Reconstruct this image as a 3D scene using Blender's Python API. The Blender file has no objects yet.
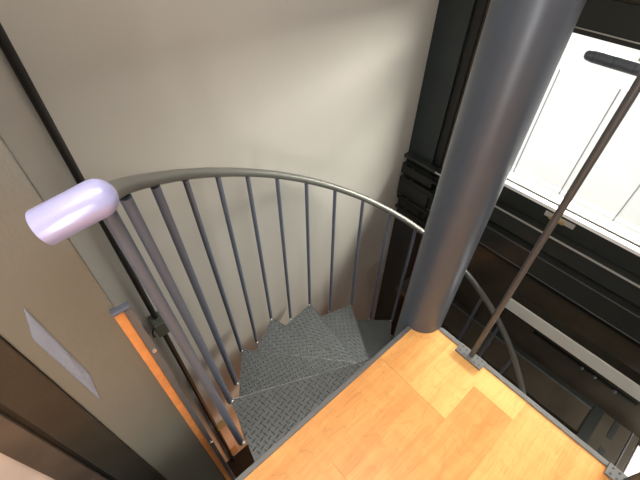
import bpy, bmesh, math, random
from mathutils import Vector, Matrix
random.seed(7)
S = bpy.context.scene
C = bpy.context.collection
PI = math.pi
rad = math.radians

# ---------------------------------------------------------------- materials
def mat(name, col, rough=.5, metal=0., spec=.5, bump=None, vary=None, coat=0.):
    """procedural material; bump=(scale,strength), vary=(scale, amount)"""
    m = bpy.data.materials.new(name); m.use_nodes = True
    nt = m.node_tree; b = nt.nodes['Principled BSDF']
    b.inputs['Base Color'].default_value = (*col, 1)
    b.inputs['Roughness'].default_value = rough
    b.inputs['Metallic'].default_value = metal
    b.inputs['Specular IOR Level'].default_value = spec
    b.inputs['Coat Weight'].default_value = coat
    tc = nt.nodes.new('ShaderNodeTexCoord')
    if vary:
        n = nt.nodes.new('ShaderNodeTexNoise'); n.inputs['Scale'].default_value = vary[0]
        n.inputs['Detail'].default_value = 5
        nt.links.new(tc.outputs['Object'], n.inputs['Vector'])
        r = nt.nodes.new('ShaderNodeValToRGB')
        a = vary[1]
        r.color_ramp.elements[0].position = .3; r.color_ramp.elements[1].position = .7
        r.color_ramp.elements[0].color = (*[c*(1-a) for c in col], 1)
        r.color_ramp.elements[1].color = (*[min(1, c*(1+a)) for c in col], 1)
        nt.links.new(n.outputs['Fac'], r.inputs['Fac'])
        nt.links.new(r.outputs['Color'], b.inputs['Base Color'])
    if bump:
        n = nt.nodes.new('ShaderNodeTexNoise'); n.inputs['Scale'].default_value = bump[0]
        n.inputs['Detail'].default_value = 6
        nt.links.new(tc.outputs['Object'], n.inputs['Vector'])
        bp = nt.nodes.new('ShaderNodeBump'); bp.inputs['Strength'].default_value = bump[1]
        bp.inputs['Distance'].default_value = .002
        nt.links.new(n.outputs['Fac'], bp.inputs['Height'])
        nt.links.new(bp.outputs['Normal'], b.inputs['Normal'])
    return m

M = {}
M['plaster'] = mat('plaster', (.48, .475, .45), .8, spec=.25, bump=(260, .35), vary=(1.5, .03))
M['partition'] = mat('partition', (.175, .172, .148), .45, spec=.5, bump=(220, .25), vary=(4, .04))
M['ceiling'] = mat('ceiling_paint', (.75, .73, .69), .85, bump=(120, .2))
M['column'] = mat('column_paint', (.074, .09, .12), .34, metal=.25, spec=.5, bump=(500, .12), vary=(8, .04))
M['rail'] = mat('rail_paint', (.17, .175, .165), .33, metal=.35, bump=(500, .1))
M['baluster'] = mat('baluster_paint', (.12, .14, .19), .42, metal=.2, bump=(400, .1))
M['tread'] = mat('tread_steel', (.165, .183, .195), .36, metal=.5, bump=(300, .15), vary=(25, .08))
M['nosing'] = mat('worn_highlight_steel', (.25, .27, .28), .34, metal=.6, vary=(120, .5))  # worn tread edge, with the pale nosing highlights painted in
M['trim'] = mat('edge_steel', (.15, .155, .165), .42, metal=.3, bump=(300, .1), vary=(20, .06))
M['rod'] = mat('rod_steel', (.06, .061, .064), .42, metal=.1)
M['screw'] = mat('screw_zinc', (.85, .85, .85), .4, metal=1.)
M['hole'] = mat('dark_screw', (.09, .1, .12), .4, metal=.6)
M['dark'] = mat('dark_steel', (.024, .027, .025), .45, spec=.5, vary=(6, .2), bump=(200, .1))
M['teal'] = mat('dark_column_steel', (.016, .024, .027), .4, vary=(5, .2))
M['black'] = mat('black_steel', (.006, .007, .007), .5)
M['brown'] = mat('dark_brown_panel', (.056, .046, .033), .4, vary=(4, .35))
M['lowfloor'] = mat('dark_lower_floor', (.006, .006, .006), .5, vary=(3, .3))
M['silver'] = mat('silver_edge', (.5, .5, .49), .35, metal=.4)
M['beamwhite'] = mat('pale_beam', (.78, .79, .77), .45, bump=(200, .1), vary=(10, .03))
M['cap'] = mat('lavender_sleeve', (.46, .47, .82), .28, metal=.2, spec=.6, bump=(60, .12), coat=.3)
M['conduit'] = mat('conduit_black', (.010, .010, .011), .55)
M['box'] = mat('box_grey', (.07, .08, .07), .35)
M['brass'] = mat('brass', (.6, .42, .2), .35, metal=.8)
M['orangestrip'] = mat('strip_orange', (.74, .30, .10), .4, vary=(30, .12))
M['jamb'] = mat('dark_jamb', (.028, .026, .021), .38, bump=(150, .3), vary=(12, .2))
M['jamb2'] = mat('brown_jamb', (.07, .055, .044), .4, bump=(150, .3), vary=(9, .3))
M['pale'] = mat('pale_door', (.55, .47, .42), .3, vary=(5, .1))
M['siding'] = mat('white_siding', (.82, .83, .82), .6)
M['seam'] = mat('siding_seam', (.26, .26, .28), .6)
M['frame'] = mat('window_frame_dark', (.014, .017, .016), .4)
M['framewhite'] = mat('sill_white', (.8, .8, .82), .5)
M['gutter'] = mat('gutter_grey', (.03, .03, .033), .5)
M['plant'] = mat('yellow_green_leaf', (.45, .5, .25), .5, vary=(20, .3))
M['paper'] = mat('white_board', (.85, .85, .83), .6)

def glass_mat(name, col, rough, alpha):
    m = bpy.data.materials.new(name); m.use_nodes = True
    nt = m.node_tree; nt.nodes.clear()
    o = nt.nodes.new('ShaderNodeOutputMaterial'); mx = nt.nodes.new('ShaderNodeMixShader')
    t = nt.nodes.new('ShaderNodeBsdfTransparent'); g = nt.nodes.new('ShaderNodeBsdfGlossy') if alpha < .2 else nt.nodes.new('ShaderNodeBsdfPrincipled')
    t.inputs['Color'].default_value = (*col, 1); g.inputs['Roughness'].default_value = rough
    g.inputs[0].default_value = (.60, .68, .84, 1)
    mx.inputs['Fac'].default_value = alpha
    if alpha > .2:
        n = nt.nodes.new('ShaderNodeTexNoise'); n.inputs['Scale'].default_value = 30
        b = nt.nodes.new('ShaderNodeBump'); b.inputs['Strength'].default_value = .3; b.inputs['Distance'].default_value = .002
        nt.links.new(n.outputs['Fac'], b.inputs['Height']); nt.links.new(b.outputs['Normal'], g.inputs['Normal'])
    nt.links.new(t.outputs[0], mx.inputs[1]); nt.links.new(g.outputs[0], mx.inputs[2]); nt.links.new(mx.outputs[0], o.inputs[0])
    return m
M['glass'] = glass_mat('window_glass', (.97, .98, .98), .02, .06)
M['film'] = glass_mat('clear_plastic', (.86, .88, .95), .08, .26)

def wood_floor_mat():
    m = bpy.data.materials.new('maple_planks'); m.use_nodes = True
    nt = m.node_tree; b = nt.nodes['Principled BSDF']; N = nt.nodes.new; L = nt.links.new
    tc = N('ShaderNodeTexCoord'); at = N('ShaderNodeAttribute'); at.attribute_name = 'plank'
    sep = N('ShaderNodeSeparateColor'); L(at.outputs['Color'], sep.inputs[0])
    # shift grain per plank
    comb = N('ShaderNodeCombineXYZ'); ml = N('ShaderNodeMath'); ml.operation = 'MULTIPLY'; ml.inputs[1].default_value = 17.
    L(sep.outputs[1], ml.inputs[0]); L(ml.outputs[0], comb.inputs[0]); L(ml.outputs[0], comb.inputs[2])
    add = N('ShaderNodeVectorMath'); L(tc.outputs['Object'], add.inputs[0]); L(comb.outputs[0], add.inputs[1])
    mp = N('ShaderNodeMapping'); mp.inputs['Scale'].default_value = (1.2, 9, 3); L(add.outputs[0], mp.inputs[0])
    n1 = N('ShaderNodeTexNoise'); n1.inputs['Scale'].default_value = 2.2; n1.inputs['Detail'].default_value = 7; n1.inputs['Distortion'].default_value = .6
    L(mp.outputs[0], n1.inputs['Vector'])
    # fine grain
    mp2 = N('ShaderNodeMapping'); mp2.inputs['Scale'].default_value = (4, 90, 3); L(add.outputs[0], mp2.inputs[0])
    n2 = N('ShaderNodeTexNoise'); n2.inputs['Scale'].default_value = 2; n2.inputs['Detail'].default_value = 4; L(mp2.outputs[0], n2.inputs['Vector'])
    # cathedral lines
    mp3 = N('ShaderNodeMapping'); mp3.inputs['Scale'].default_value = (1.6, 7, 2); L(add.outputs[0], mp3.inputs[0])
    n3 = N('ShaderNodeTexNoise'); n3.inputs['Scale'].default_value = 1.7; n3.inputs['Detail'].default_value = 2.5; n3.inputs['Distortion'].default_value = .5; L(mp3.outputs[0], n3.inputs['Vector'])
    m1 = N('ShaderNodeMath'); m1.operation = 'MULTIPLY'; m1.inputs[1].default_value = 11; L(n3.outputs['Fac'], m1.inputs[0])
    m2 = N('ShaderNodeMath'); m2.operation = 'FRACT'; L(m1.outputs[0], m2.inputs[0])
    r3 = N('ShaderNodeValToRGB'); e = r3.color_ramp.elements
    e[0].position = 0; e[0].color = (.55, .55, .55, 1); e[1].position = .12; e[1].color = (1, 1, 1, 1)
    e2 = r3.color_ramp.elements.new(.9); e2.color = (.97, .97, .97, 1); e3 = r3.color_ramp.elements.new(1.); e3.color = (.6, .6, .6, 1)
    L(m2.outputs[0], r3.inputs[0])
    # cross-grain shimmer
    mp4 = N('ShaderNodeMapping'); mp4.inputs['Scale'].default_value = (26, 5, 1); mp4.inputs['Rotation'].default_value = (0, 0, .25); L(add.outputs[0], mp4.inputs[0])
    n4 = N('ShaderNodeTexNoise'); n4.inputs['Scale'].default_value = 1.3; n4.inputs['Detail'].default_value = 3; L(mp4.outputs[0], n4.inputs['Vector'])
    ra = N('ShaderNodeValToRGB'); e = ra.color_ramp.elements
    e[0].position = .3; e[0].color = (.66, .28, .085, 1); e[1].position = .72; e[1].color = (.88, .52, .19, 1)
    mm = N('ShaderNodeMath'); mm.operation = 'MULTIPLY_ADD'; mm.inputs[1].default_value = .5; mm.inputs[2].default_value = .05
    L(sep.outputs[0], mm.inputs[0])
    mm2 = N('ShaderNodeMath'); mm2.operation = 'MULTIPLY_ADD'; mm2.inputs[1].default_value = .5; L(n1.outputs['Fac'], mm2.inputs[0]); L(mm.outputs[0], mm2.inputs[2])
    L(mm2.outputs[0], ra.inputs[0])
    def mulcol(a, bb, f):
        x = N('ShaderNodeMix'); x.data_type = 'RGBA'; x.blend_type = 'MULTIPLY'; x.inputs[0].default_value = f
        L(a, x.inputs[6]); L(bb, x.inputs[7]); return x.outputs[2]
    c = mulcol(ra.outputs[0], r3.outputs[0], .30)
    r2 = N('ShaderNodeValToRGB'); r2.color_ramp.elements[0].position = .35; r2.color_ramp.elements[0].color = (.82, .78, .74, 1); r2.color_ramp.elements[1].position = .6
    L(n2.outputs['Fac'], r2.inputs[0]); c = mulcol(c, r2.outputs[0], .4)
    r4 = N('ShaderNodeValToRGB'); r4.color_ramp.elements[0].position = .4; r4.color_ramp.elements[0].color = (.86, .82, .76, 1); r4.color_ramp.elements[1].position = .6
    L(n4.outputs['Fac'], r4.inputs[0]); c = mulcol(c, r4.outputs[0], .35)
    # small knots
    vo = N('ShaderNodeTexVoronoi'); vo.inputs['Scale'].default_value = 6.5; mp5 = N('ShaderNodeMapping'); mp5.inputs['Scale'].default_value = (.6, 1.6, 1)
    L(add.outputs[0], mp5.inputs[0]); L(mp5.outputs[0], vo.inputs['Vector'])
    r5 = N('ShaderNodeValToRGB'); r5.color_ramp.elements[0].position = .02; r5.color_ramp.elements[0].color = (.45, .28, .18, 1); r5.color_ramp.elements[1].position = .05
    L(vo.outputs['Distance'], r5.inputs[0]); c = mulcol(c, r5.outputs[0], .7)
    L(c, b.inputs['Base Color']); b.inputs['Roughness'].default_value = .38; b.inputs['Specular IOR Level'].default_value = .4
    return m
M['floor'] = wood_floor_mat()

# ---------------------------------------------------------------- mesh helpers
def empty(name, loc=(0, 0, 0)):
    o = bpy.data.objects.new(name, None); C.objects.link(o); o.location = loc; o.empty_display_size = .05
    return o
def tag(o, label=None, cat=None, group=None, kind=None):
    if label: o['label'] = label
    if cat: o['category'] = cat
    if group: o['group'] = group
    if kind: o['kind'] = kind
    return o
def obj(name, bm, m, parent=None, smooth=False, bevel=0.):
    me = bpy.data.meshes.new(name)
    bmesh.ops.recalc_face_normals(bm, faces=bm.faces)
    if smooth:
        for f in bm.faces: f.smooth = True
    bm.to_mesh(me); bm.free()
    o = bpy.data.objects.new(name, me); C.objects.link(o)
    if m: me.materials.append(m)
    if parent is not None:
        o.parent = parent
        o.matrix_parent_inverse = Matrix.Translation(-world_loc(parent))
    if bevel:
        b = o.modifiers.new('bevel', 'BEVEL'); b.width = bevel; b.segments = 2; b.limit_method = 'ANGLE'
    if smooth:
        try:
            me.set_sharp_from_angle(angle=rad(40))
        except Exception: pass
    return o
def world_loc(p):
    v = Vector(p.location)
    if p.type == 'EMPTY' and p.parent is None: return v
    return Vector((0, 0, 0)) if p.type != 'EMPTY' else v
def box(bm, x0, x1, y0, y1, z0, z1):
    vs = [bm.verts.new((x, y, z)) for x in (x0, x1) for y in (y0, y1) for z in (z0, z1)]
    for f in ((0, 1, 3, 2), (4, 6, 7, 5), (0, 4, 5, 1), (2, 3, 7, 6), (0, 2, 6, 4), (1, 5, 7, 3)):
        bm.faces.new([vs[i] for i in f])
def BX(*a):
    bm = bmesh.new(); box(bm, *a); return bm
def tube(bm, pts, r, n=16, caps=True):
    pts = [Vector(p) for p in pts]
    rs = r if isinstance(r, (list, tuple)) else [r]*len(pts)
    rings = []; up = None
    for i, p in enumerate(pts):
        t = (pts[min(i+1, len(pts)-1)] - pts[max(i-1, 0)]).normalized()
        if up is None:
            up = t.orthogonal().normalized()
        up = (up - t*up.dot(t)).normalized(); w = t.cross(up)
        rings.append([bm.verts.new(p + (up*math.cos(2*PI*k/n) + w*math.sin(2*PI*k/n))*rs[i]) for k in range(n)])
    for a, b in zip(rings, rings[1:]):
        for k in range(n): bm.faces.new((a[k], a[(k+1) % n], b[(k+1) % n], b[k]))
    if caps:
        bm.faces.new(rings[0]); bm.faces.new(rings[-1][::-1])
def TB(pts, r, n=16):
    bm = bmesh.new(); tube(bm, pts, r, n); return bm
def prism(bm, poly, z0, z1):
    lo = [bm.verts.new((x, y, z0)) for x, y in poly]; hi = [bm.verts.new((x, y, z1)) for x, y in poly]
    n = len(poly); bm.faces.new(lo[::-1]); bm.faces.new(hi)
    for i in range(n): bm.faces.new((lo[i], lo[(i+1) % n], hi[(i+1) % n], hi[i]))

LOW = -2.80        # lower storey floor
YB = 1.32          # back wall
XW = 2.0           # window wall

# ---------------------------------------------------------------- loft floor (planks along X)
bm = bmesh.new(); cl = bm.loops.layers.color.new('plank')
rows = {(.21, 0.350): [(.617, .50), (.9, .68)], (.06, .21): [(.25, .46), (.617, .50), (.9, .82)],
        (-.09, .06): [(.785, .44), (.9, .95)], (-.24, -.09): [(-.1, .6), (.9, .72)], (-.39, -.24): [(.3, .5), (.9, .60)]}
y = -.39
while y > -2.4:
    rows[(y-.15, y)] = [(random.uniform(-.6, .5), random.random()), (.9, random.random())]; y -= .15
y = 0.350
def plank(x0, x1, y0, y1, tone):
    n0 = len(bm.faces)
    g = .0004
    box(bm, x0+g, x1-g, y0, y1, -.02, 0)
    bm.faces.ensure_lookup_table(); rnd = random.random()
    for f in bm.faces[n0:]:
        for l in f.loops: l[cl] = (tone, rnd, 0, 1)
for (y0, y1), js in rows.items():
    x = -1.3
    for xe, tone in js:
        xe2 = min(xe, .875); plank(x, xe2, y0, y1, tone); x = xe2
floor = obj('floor', bm, M['floor']); tag(floor, kind='structure')
bm = bmesh.new(); box(bm, -1.3, .87, -2.4, .34, -.15, -.021)
tag(obj('floor_deck', bm, M['dark']), kind='structure')
# steel channel edging of the platform
bm = bmesh.new(); box(bm, -1.3, .80, .3505, .367, -.17, .004)
tag(obj('trim_1', bm, M['trim'], bevel=.0015), kind='structure')
bm = bmesh.new(); box(bm, .8755, .8925, -2.4, .275, -.17, .004)
tag(obj('trim_2', bm, M['trim'], bevel=.0015), kind='structure')
tag(obj('trim_3', BX(.776, .8922, .262, .3668, -.17, -.0035), M['trim'], bevel=.001), kind='structure')

# ---------------------------------------------------------------- room shell
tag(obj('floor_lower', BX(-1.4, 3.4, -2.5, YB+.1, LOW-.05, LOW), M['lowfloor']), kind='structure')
tag(obj('wall_back', BX(-1.4, XW+.1, YB, YB+.1, LOW, 2.3), M['plaster']), kind='structure')
tag(obj('wall_far_left', BX(-1.4, -1.3, -2.5, YB, LOW, 2.3), M['plaster']), kind='structure')
tag(obj('wall_rear', BX(-1.4, XW+.1, -2.6, -2.5, LOW, 2.3), M['plaster']), kind='structure')
tag(obj('ceiling', BX(-1.4, XW+.1, -2.6, YB+.1, 2.3, 2.4), M['ceiling']), kind='structure')
# partition whose end faces the camera, left of the stair
tag(obj('wall_left', BX(-.19, -.021, .62, .68, LOW+.001, 2.299), M['partition'], bevel=.002), kind='structure')
d = empty('door_1', (-.27, .62, LOW+.001)); tag(d, kind='structure')
obj('door_frame', BX(-.272, -.1905, .614, .70, LOW+.001, 2.2), M['jamb'], d, bevel=.003)
obj('door_gasket', BX(-.286, -.2725, .622, .68, LOW+.001, 2.2), M['black'], d)
obj('door_stile', BX(-.345, -.2865, .613, .66, LOW+.001, 2.2), M['jamb2'], d, bevel=.002)
obj('door_panel', BX(-1.25, -.3455, .618, .65, LOW+.001, 2.2), M['pale'], d)

# window wall: lower part, header, end pier
YW1 = .86
bm = bmesh.new()
box(bm, XW+.02, XW+.12, -2.5, YB, LOW, -.10)
box(bm, XW+.02, XW+.12, -2.5, YB, .765, 2.3)
box(bm, XW+.02, XW+.12, YW1-.02, YB, -.10, .765)
box(bm, XW+.02, XW+.12, -2.5, -2.2, -.10, .765)
tag(obj('wall_right', bm, M['brown']), kind='structure')
w = empty('window_1', (XW, .3, -.05)); tag(w, kind='structure')
obj('window_header', BX(XW-.02, XW+.02, -2.5, YW1, .765, .90), M['frame'], w)
obj('header_lip', BX(XW-.026, XW-.02, -2.5, YW1, .785, .789), M['silver'], w)
obj('window_sill', BX(XW-.015, XW+.022, -2.5, YW1, -.062, -.042), M['framewhite'], w)
obj('sill_gasket', BX(XW+.0225, XW+.034, -2.5, YW1, -.062, -.036), M['black'], w)
obj('outer_sill', BX(XW+.0345, XW+.13, -2.5, YW1, -.062, -.05), M['framewhite'], w)
obj('window_base', BX(XW-.012, XW+.02, -2.5, YW1, -.17, -.0625), M['frame'], w)
obj('window_jamb', BX(XW-.01, XW+.06, YW1-.03, YW1, -.042, .765), M['frame'], w)
obj('window_pane', BX(XW+.078, XW+.082, -2.4, YW1-.03, -.033, .765), M['glass'], w)
obj('pane_plant', BX(XW+.07, XW+.077, .30, .36, .70, .765), M['plant'], w)  # yellow-green block standing in for plants outside the glass

# ---------------------------------------------------------------- horizontal dark steelwork below the window
g = empty('steel_girder', (XW-.05, .0, -.5))
tag(g, 'dark steel girder with thin silver edges running below the bright window', 'girder')
obj('top_flange', BX(XW-.055, XW+.015, -2.49, 1.052, -.196, -.176), M['dark'], g)
obj('silver_edge', BX(XW-.058, XW-.0555, -2.49, 1.05, -.190, -.178), M['silver'], g)
obj('upper_web', BX(XW-.02, XW+.01, -2.49, 1.052, -.325, -.197), M['dark'], g)
obj('lower_ledge', BX(XW-.050, XW+.012, -2.49, 1.052, -.362, -.345), M['dark'], g)
obj('ledge_edge', BX(XW-.0525, XW-.0505, -2.49, 1.05, -.358, -.352), M['trim'], g)
obj('lower_web', BX(XW-.035, XW+.005, -2.49, 1.052, -.52, -.363), M['dark'], g)
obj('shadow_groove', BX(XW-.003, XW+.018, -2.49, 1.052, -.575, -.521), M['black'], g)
obj('bottom_edge', BX(XW-.037, XW-.0352, -2.49, 1.05, -.52, -.513), M['trim'], g)

l = empty('window_latch', (XW-.03, .30, -.11)); tag(l, 'small pale metal latch on the dark frame under the window glass, behind the guard rod', 'latch')
obj('latch_plate', BX(XW-.018, XW-.0125, .20, .36, -.105, -.075), M['silver'], l, bevel=.001)
obj('latch_lever', BX(XW-.04, XW-.0185, .25, .33, -.098, -.082), M['brass'], l, bevel=.002)

c = empty('corner_post', (XW-.02, 1.2, LOW)); tag(c, 'dark teal steel post in the corner between the beige wall and the window', 'post')
obj('flange', BX(XW-.012, XW+.004, 1.115, YB-.004, LOW, 2.299), M['teal'], c)
obj('recess', BX(XW+.005, XW+.018, 1.0605, 1.1145, LOW, 2.299), M['black'], c)
for z0, z1 in ((-.196, -.176), (-.325, -.25), (-.52, -.363)):
    obj('girder_stub', BX(XW-.055, XW-.0125, 1.056, YB-.004, z0, z1), M['dark'], c)
for z, t_ in ((-.235, .02), (-.33, .045), (-.50, .03), (-.60, .025)):
    obj('splice_plate', BX(XW-.085, XW-.0585, 1.0, YB-.03, z-t_, z), M['black'], c, bevel=.003)
    for yy in (1.27, 1.2):
        b_ = TB([(XW-.075, yy, z), (XW-.075, yy, z+.012)], .009, 6)
        obj('bolt', b_, M['dark'], c)

# ---------------------------------------------------------------- pale beam past the handrail
bt = empty('ledge_beam', (1.82, -.8, -.75))
tag(bt, 'pale grey painted beam sloping past the lower handrail in the dark void', 'beam')
obj('beam_face', BX(1.818, 1.828, -2.45, .285, -.735, -.64), M['beamwhite'], bt, bevel=.002)
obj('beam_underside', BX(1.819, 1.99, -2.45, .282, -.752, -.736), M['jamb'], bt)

# ---------------------------------------------------------------- spiral stair
cx, cy, RC = .880, .363, .083
RF = .811; A0 = rad(167.817); DA = rad(11.9157); RISE = .20741; Z1 = -.26595
st = empty('spiral_staircase', (cx, cy, LOW))
tag(st, 'grey steel spiral staircase with checker plate treads around a thick round column', 'staircase')
bm = bmesh.new(); tube(bm, [(cx, cy, LOW), (cx, cy, 2.298)], RC, 96)
obj('centre_column', bm, M['column'], st, smooth=True)
def P2(a, r): return (cx + r*math.cos(a), cy + r*math.sin(a))
def railz(a): return .384 + .5459*(a - rad(109))
def inside(poly, x, y):
    s = True
    for i in range(len(poly)):
        x0, y0 = poly[i]; x1, y1 = poly[(i+1) % len(poly)]
        if (x1-x0)*(y-y0) - (y1-y0)*(x-x0) < .006*math.hypot(x1-x0, y1-y0): return False
    return s
tread_proto = None
a_far = A0 - DA; a_near = A0 + DA
ext = rad(7)
# polygon of tread 1 (counter-clockwise seen from above), copied and turned for the rest
poly = [P2(a_far, RC*.9), P2(a_far, RF), P2(a_near, RF), P2(a_near+ext, RF*.99), P2(a_near+ext, RC*.9)]
bm = bmesh.new(); prism(bm, poly, -.006, 0)
# folded front skirt along the nosing edge and the outer edge
def skirt(bm, p, q, z0, z1, t=.004):
    v = Vector((q[0]-p[0], q[1]-p[1])).normalized(); n = Vector((-v.y, v.x))*t
    prism(bm, [p, q, (q[0]+n.x, q[1]+n.y), (p[0]+n.x, p[1]+n.y)], z0, z1)
skirt(bm, poly[0], poly[1], -.045, -.0062); skirt(bm, poly[1], poly[2], -.045, -.0062)
# raised checker bars
pt = .0212
an = rad(155.9+38)
for i in range(-60, 60):
    for j in range(-60, 60):
        u = i*pt; v = j*pt
        px = u*math.cos(an) - v*math.sin(an) + cx; py = u*math.sin(an) + v*math.cos(an) + cy
        if not inside(poly, px, py): continue
        th = an + (PI/2 if (i+j) % 2 else 0)
        dx, dy = math.cos(th), math.sin(th); ln, wd, h = .0125, .0036, .0036
        a_ = bm.verts.new((px-dx*ln, py-dy*ln, .0002)); b_ = bm.verts.new((px+dx*ln, py+dy*ln, .0002))
        c_ = bm.verts.new((px-dy*wd, py+dx*wd, .0002)); d_ = bm.verts.new((px+dy*wd, py-dx*wd, .0002))
        e_ = bm.verts.new((px-dx*ln*.5, py-dy*ln*.5, h)); f_ = bm.verts.new((px+dx*ln*.5, py+dy*ln*.5, h))
        bm.faces.new((a_, e_, c_)); bm.faces.new((e_, f_, c_)); bm.faces.new((f_, b_, c_))
        bm.faces.new((a_, d_, e_)); bm.faces.new((e_, d_, f_)); bm.faces.new((f_, d_, b_))
for v in bm.verts: v.co -= Vector((cx, cy, 0))
me = bpy.data.meshes.new('tread'); bmesh.ops.recalc_face_normals(bm, faces=bm.faces); bm.to_mesh(me); bm.free(); me.materials.append(M['tread'])
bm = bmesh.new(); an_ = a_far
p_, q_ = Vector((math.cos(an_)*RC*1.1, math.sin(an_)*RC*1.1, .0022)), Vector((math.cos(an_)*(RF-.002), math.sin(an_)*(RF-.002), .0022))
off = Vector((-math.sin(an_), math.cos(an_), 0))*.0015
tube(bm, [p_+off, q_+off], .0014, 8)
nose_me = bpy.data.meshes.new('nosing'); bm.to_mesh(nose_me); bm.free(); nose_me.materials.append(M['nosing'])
for n in range(1, 13):
    z = Z1 - (n-1)*RISE
    t = bpy.data.objects.new('tread', me); C.objects.link(t); t.parent = st
    t.location = (0, 0, z - LOW); t.rotation_euler = (0, 0, -(n-1)*2*DA)
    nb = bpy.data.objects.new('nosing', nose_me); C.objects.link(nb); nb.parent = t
# balusters
tops = [(.046, .546), (.099, .690), (.195, .844), (.316, .976)]
bots = [(RF, 0)]
for k in range(0, 24):
    a = A0 - k*DA
    n = k//2 + 1
    zb = Z1 - (n-1)*RISE - .012
    fx, fy = P2(a, RF+.003)
    tx, ty = tops[k] if k < 4 else P2(a, .8265)
    r_ = .0122 if k < 3 else .0098
    b = obj('baluster', TB([(fx, fy, zb), (tx, ty, railz(a)-.001)], r_, 16), M['baluster'], st, smooth=True)
    bo = bmesh.new(); q = P2(a + .012, RF-.006)
    bmesh.ops.create_icosphere(bo, subdivisions=2, radius=.0042, matrix=Matrix.Translation((*q, zb+.016)))
    tube(bo, [(q[0], q[1], zb+.008), (q[0], q[1], zb+.014)], .006, 10)
    obj('foot_bolt', bo, M['screw'], b, smooth=True)
# handrail
pts = [(-.0, .525, .972), (.022, .528, .962), (.05, .535, .944)]
def rr(k):
    tab = [.847, .847, .837, .833, .829]
    if k >= 4: return .8265
    i = int(k); f = k-i; return tab[i]*(1-f) + tab[i+1]*f
pts = []
for i in range(0, 23*8+1):
    k = i/8.
    a = A0 - k*DA + rad(.5)*max(0, 1-k)
    pts.append((*P2(a, rr(k)), railz(A0-k*DA) + .011))
start = Vector(pts[0]); end = Vector((-.055, .561, .925))
lead = [start.lerp(end, t) for t in (.75, .5, .25)]
rail = obj('handrail', TB([tuple(v) for v in lead] + pts, .0175, 24), M['rail'], st, smooth=True)
# lavender sleeve: rounded inner end, flat outer end
dv = (end - start).normalized(); s0 = start - dv*.014 + Vector((.004, 0, .003))
L_ = (end-start).length + .001
prof = []
for i in range(9):
    th = PI/2*i/8; prof.append((.028*(1-math.cos(th)), .029*math.sin(th)+.0005))
prof += [(.05, .0293), (L_-.002, .0293), (L_, .0288)]
obj('handrail_sleeve', TB([tuple(s0 + dv*u) for u, r in prof], [r for u, r in prof], 40), M['cap'], rail, smooth=True)['label'] = 'lavender plastic sleeve over the rail end'

# ---------------------------------------------------------------- black conduit on back wall
q = empty('wall_conduit', (.10, YB-.03, LOW))
tag(q, 'black vertical conduit pipe on the beige wall left of the balusters', 'pipe')
obj('pipe', TB([(0.080, YB-.03, LOW), (0.080, YB-.03, 2.299)], .0135, 20), M['conduit'], q, smooth=True)
obj('junction_box', BX(.050, .106, YB-.085, YB-.002, -.39, -.295), M['box'], q, bevel=.004)
obj('cable', TB([(.064, YB-.04, -.345), (.045, YB-.045, -.35), (.032, YB-.045, -.38), (.030, YB-.04, -.42), (.037, YB-.02, -.44)], .004, 8), M['conduit'], q, smooth=True)
for z in (-1.93, -2.6):
    obj('pipe_clamp', BX(.085, .15, YB-.05, YB-.002, z, z+.02), M['brass'], q, bevel=.002)

# ---------------------------------------------------------------- strip on the partition end
s = empty('edge_guard', (0, .62, LOW+.001))
tag(s, 'grey steel edge strip with orange inlay screwed to the end of the left partition', 'edge strip')
obj('steel_strip', BX(-.0095, .006, .603, .6195, LOW+.001, .632), M['trim'], s, bevel=.001)
obj('orange_inlay', BX(-.031, -.0100, .607, .6195, LOW+.001, .632), M['orangestrip'], s, bevel=.002)  # thin orange strip along the left of the steel bar
obj('end_cap', BX(-.033, .006, .603, .6195, .6325, .642), M['baluster'], s, bevel=.002)
for z in (.455, -.26):
    bo = TB([(0.0, .6028, z), (0.0, .600, z)], .0055, 12); obj('screw', bo, M['screw'], s)

# clear plastic pouch stuck to the partition
bm = bmesh.new()
corner = [(-.136, .755), (-.160, .675), (-.155, .375), (-.134, .49)]
nx, nz = 6, 26
g_ = [[None]*(nz+1) for _ in range(nx+1)]
for i in range(nx+1):
    for j in range(nz+1):
        u = i/nx; v = j/nz
        # left edge corner0?  quad: top(0)-left(1)-bottom(2)-right(3)
        ax = corner[1][0]*(1-v)+corner[2][0]*v; az = corner[1][1]*(1-v)+corner[2][1]*v
        bx_ = corner[0][0]*(1-v)+corner[3][0]*v; bz = corner[0][1]*(1-v)+corner[3][1]*v
        edge = (u*(1-u)*4)*(v*(1-v)*4)
        g_[i][j] = bm.verts.new((ax*(1-u)+bx_*u, .6190 - .005*edge*(.6+.4*math.sin(9*v+3*u)) - (random.random()*.0016 if 0 < i < nx and 0 < j < nz else 0), az*(1-u)+bz*u))
for i in range(nx):
    for j in range(nz): bm.faces.new((g_[i][j], g_[i+1][j], g_[i+1][j+1], g_[i][j+1]))
po = obj('plastic_pouch', bm, M['film'], smooth=True)
sm = po.modifiers.new('solid', 'SOLIDIFY'); sm.thickness = .0008
tag(po, 'clear crinkled plastic pouch stuck on the beige partition beside the dark door frame', 'pouch')

# ---------------------------------------------------------------- guard rods with base plates
def guard(yc, label):
    e = empty('guard_post', (.870, yc, .004)); tag(e, label, 'post', 'guard posts along the platform edge')
    obj('rod', TB([(.870, yc, .010), (.870, yc, 2.296)], .0088, 20), M['rod'], e, smooth=True)
    pl = obj('base_plate', BX(.846, .887, yc-.053, yc+.053, .0042, .015), M['trim'], e, bevel=.0008)
    for sy in (-1, 1):
        for a_, b_ in ((.022, .855), (.040, .856), (.022, .877), (.040, .878)):
            o = obj('screw', TB([(b_, yc+sy*a_, .015), (b_, yc+sy*a_, .0163)], .0033, 12), M['hole'], pl)
    return e
guard(.131, 'thin brown steel guard rod rising from screwed plate next to the thick column')
guard(-.402, 'guard rod on screwed plate at the far lower right corner of the wood floor')

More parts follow.
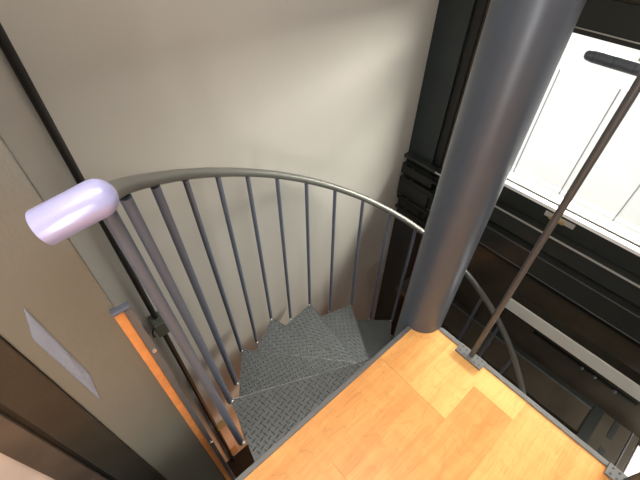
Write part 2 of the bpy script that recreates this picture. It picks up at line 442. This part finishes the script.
# ---------------------------------------------------------------- lower storey: dark cabinet and white board
k = empty('lower_landing', (1.8, -.6, -1.25))
tag(k, 'dark brown lower landing deck with black slots beneath the pale beam', 'landing')
obj('deck', BX(1.735, XW-.012, -.50, 1.0, -1.25, -1.2), M['brown'], k, bevel=.003)
obj('deck', BX(.92, XW-.012, -.74, -.5005, -1.25, -1.2), M['brown'], k, bevel=.003)
obj('deck_strip', BX(1.945, 1.985, -.47, .95, -1.199, -1.193), M['dark'], k)  # dark strip stands in for the shadow gap where deck meets wall
obj('deck_strip', BX(1.60, 1.985, -.535, -.475, -1.199, -1.191), M['dark'], k)
obj('deck_edge', BX(1.938, 1.944, -.47, .95, -1.199, -1.190), M['trim'], k)
obj('slot', BX(1.52, 1.76, -.63, -.60, -1.199, -1.197), M['dark'], k)
obj('slot', BX(1.84, 1.985, -.63, -.60, -1.199, -1.197), M['dark'], k)
obj('front_lip', BX(.92, XW-.012, -.705, -.70, -1.199, -1.194), M['trim'], k)
obj('leg', BX(1.90, 1.94, .90, .94, LOW+.001, -1.2505), M['brown'], k)
obj('leg', BX(1.90, 1.94, -.73, -.69, LOW+.001, -1.2505), M['brown'], k)
obj('leg', BX(1.0, 1.04, -.73, -.69, LOW+.001, -1.2505), M['brown'], k)
wb = obj('storage_box', BX(1.45, 1.97, -1.5, -.76, LOW+.001, -1.24), M['paper'], bevel=.004)
tag(wb, 'tall white storage box on the lower floor past the dark landing, bottom right', 'box')
hk = empty('hook_rail', (XW, -.35, -.98)); tag(hk, 'thin dark rail with small pale knobs on dark wall under the pale beam', 'rail')
obj('rail_bar', BX(XW+.008, XW+.0195, -.6, .05, -1.0, -.985), M['black'], hk)
for yy in (-.28, -.36, -.48):
    bo = bmesh.new(); bmesh.ops.create_uvsphere(bo, u_segments=12, v_segments=8, radius=.012, matrix=Matrix.Translation((XW-.002, yy, -.992)))
    obj('knob', bo, M['trim'], hk, smooth=True)

# ---------------------------------------------------------------- outside: white siding, gutter
XS = 2.9
sd = empty('wall_outside', (XS, 0, -3)); tag(sd, kind='structure')
obj('siding', BX(XS, XS+.05, -3.5, 2.6, -3, .290), M['siding'], sd)
obj('siding_upper', BX(XS+.008, XS+.05, -3.5, 2.6, .2905, 1.0), M['siding'], sd)
for yy in (.885, .507, .115, -.28, -.68, -1.07):
    obj('seam', BX(XS-.004, XS-.0005, yy-.004, yy+.004, -3, .289), M['seam'], sd)
gt = empty('gutter', (2.45, -.5, .6)); tag(gt, 'dark grey gutter with rounded end outside the upper window', 'gutter')
bm = bmesh.new()
pr = []
ys = [.585, .58, .57, .55, .54, -2.6]; rs_ = [.010, .018, .023, .026, .027, .027]
tube(bm, [(2.16, y_, .645) for y_ in ys], rs_, 24)
obj('gutter_body', bm, M['gutter'], gt, smooth=True)
for yy in (-.6, -1.6): obj('gutter_bracket', BX(2.119, 2.15, yy-.015, yy+.015, .63, .66), M['gutter'], gt)

# ---------------------------------------------------------------- camera
cam = bpy.data.cameras.new('camera'); co = bpy.data.objects.new('camera', cam); C.objects.link(co)
f_px = 383.137; pitch, roll, yaw = rad(46.1392), rad(.7426), rad(41.6983)
F = Vector((math.sin(yaw)*math.cos(pitch), math.cos(yaw)*math.cos(pitch), -math.sin(pitch)))
R0 = Vector((math.cos(yaw), -math.sin(yaw), 0)); U0 = R0.cross(F)
Rv = R0*math.cos(roll) + U0*math.sin(roll); Uv = -R0*math.sin(roll) + U0*math.cos(roll)
m3 = Matrix((Rv, Uv, -F)).transposed()
co.matrix_world = Matrix.Translation((0, 0, 1.32)) @ m3.to_4x4()
cam.sensor_width = 36; cam.lens = f_px/640*36; cam.clip_start = .02
S.camera = co

# ---------------------------------------------------------------- light
def area(name, loc, target, sx, sy, power, col):
    l = bpy.data.lights.new(name, 'AREA'); l.shape = 'RECTANGLE'; l.size = sx; l.size_y = sy; l.energy = power; l.color = col
    o = bpy.data.objects.new(name, l); C.objects.link(o); o.location = loc
    o.rotation_euler = (Vector(target)-Vector(loc)).to_track_quat('-Z', 'Y').to_euler()
    return o
sun = bpy.data.lights.new('sun', 'SUN'); sun.energy = 13; sun.angle = rad(1); sun.color = (1, .97, .92)
so = bpy.data.objects.new('sun', sun); C.objects.link(so); so.location = (0, 0, 6)
so.rotation_euler = Vector((math.cos(rad(78)), -.05, -math.sin(rad(78)))).to_track_quat('-Z', 'Y').to_euler()
# daylight arriving through the window, from above the neighbouring wall
area('window_daylight', (2.62, -.1, .84), (0, .3, .1), 2.4, .22, 175, (1, .93, .80))
# unseen area light on the left, added as fill and for the column streak
area('rear_fill', (-1.25, -.9, .7), (.9, .3, .5), .6, 1.3, 30, (1, .95, .88))
# unseen strip light added overhead, stretched to streak the sleeve
area('overhead_fill', (.0, .15, 2.27), (.0, .16, 0), 1.9, .26, 42, (1, .92, .80))
# unseen warm point light added to tint the lower wall like floor bounce
pl = bpy.data.lights.new('lower_warm_fill', 'POINT'); pl.energy = 12; pl.color = (1, .38, .14); pl.shadow_soft_size = .1
po_ = bpy.data.objects.new('lower_warm_fill', pl); C.objects.link(po_); po_.location = (.45, .8, -2.35)

area('box_fill', (1.75, -1.1, -.72), (1.75, -1.1, -2), .3, .3, 14, (1, .98, .95))  # unseen light added above the white box to brighten its top

W = bpy.data.worlds.new('World'); S.world = W; W.use_nodes = True
W.node_tree.nodes['Background'].inputs[0].default_value = (.85, .92, 1, 1)
W.node_tree.nodes['Background'].inputs[1].default_value = 1.2
S.view_settings.view_transform = 'Standard'; S.view_settings.look = 'None'; S.view_settings.gamma = 1
S.view_settings.use_curve_mapping = False; S.view_settings.exposure = 0
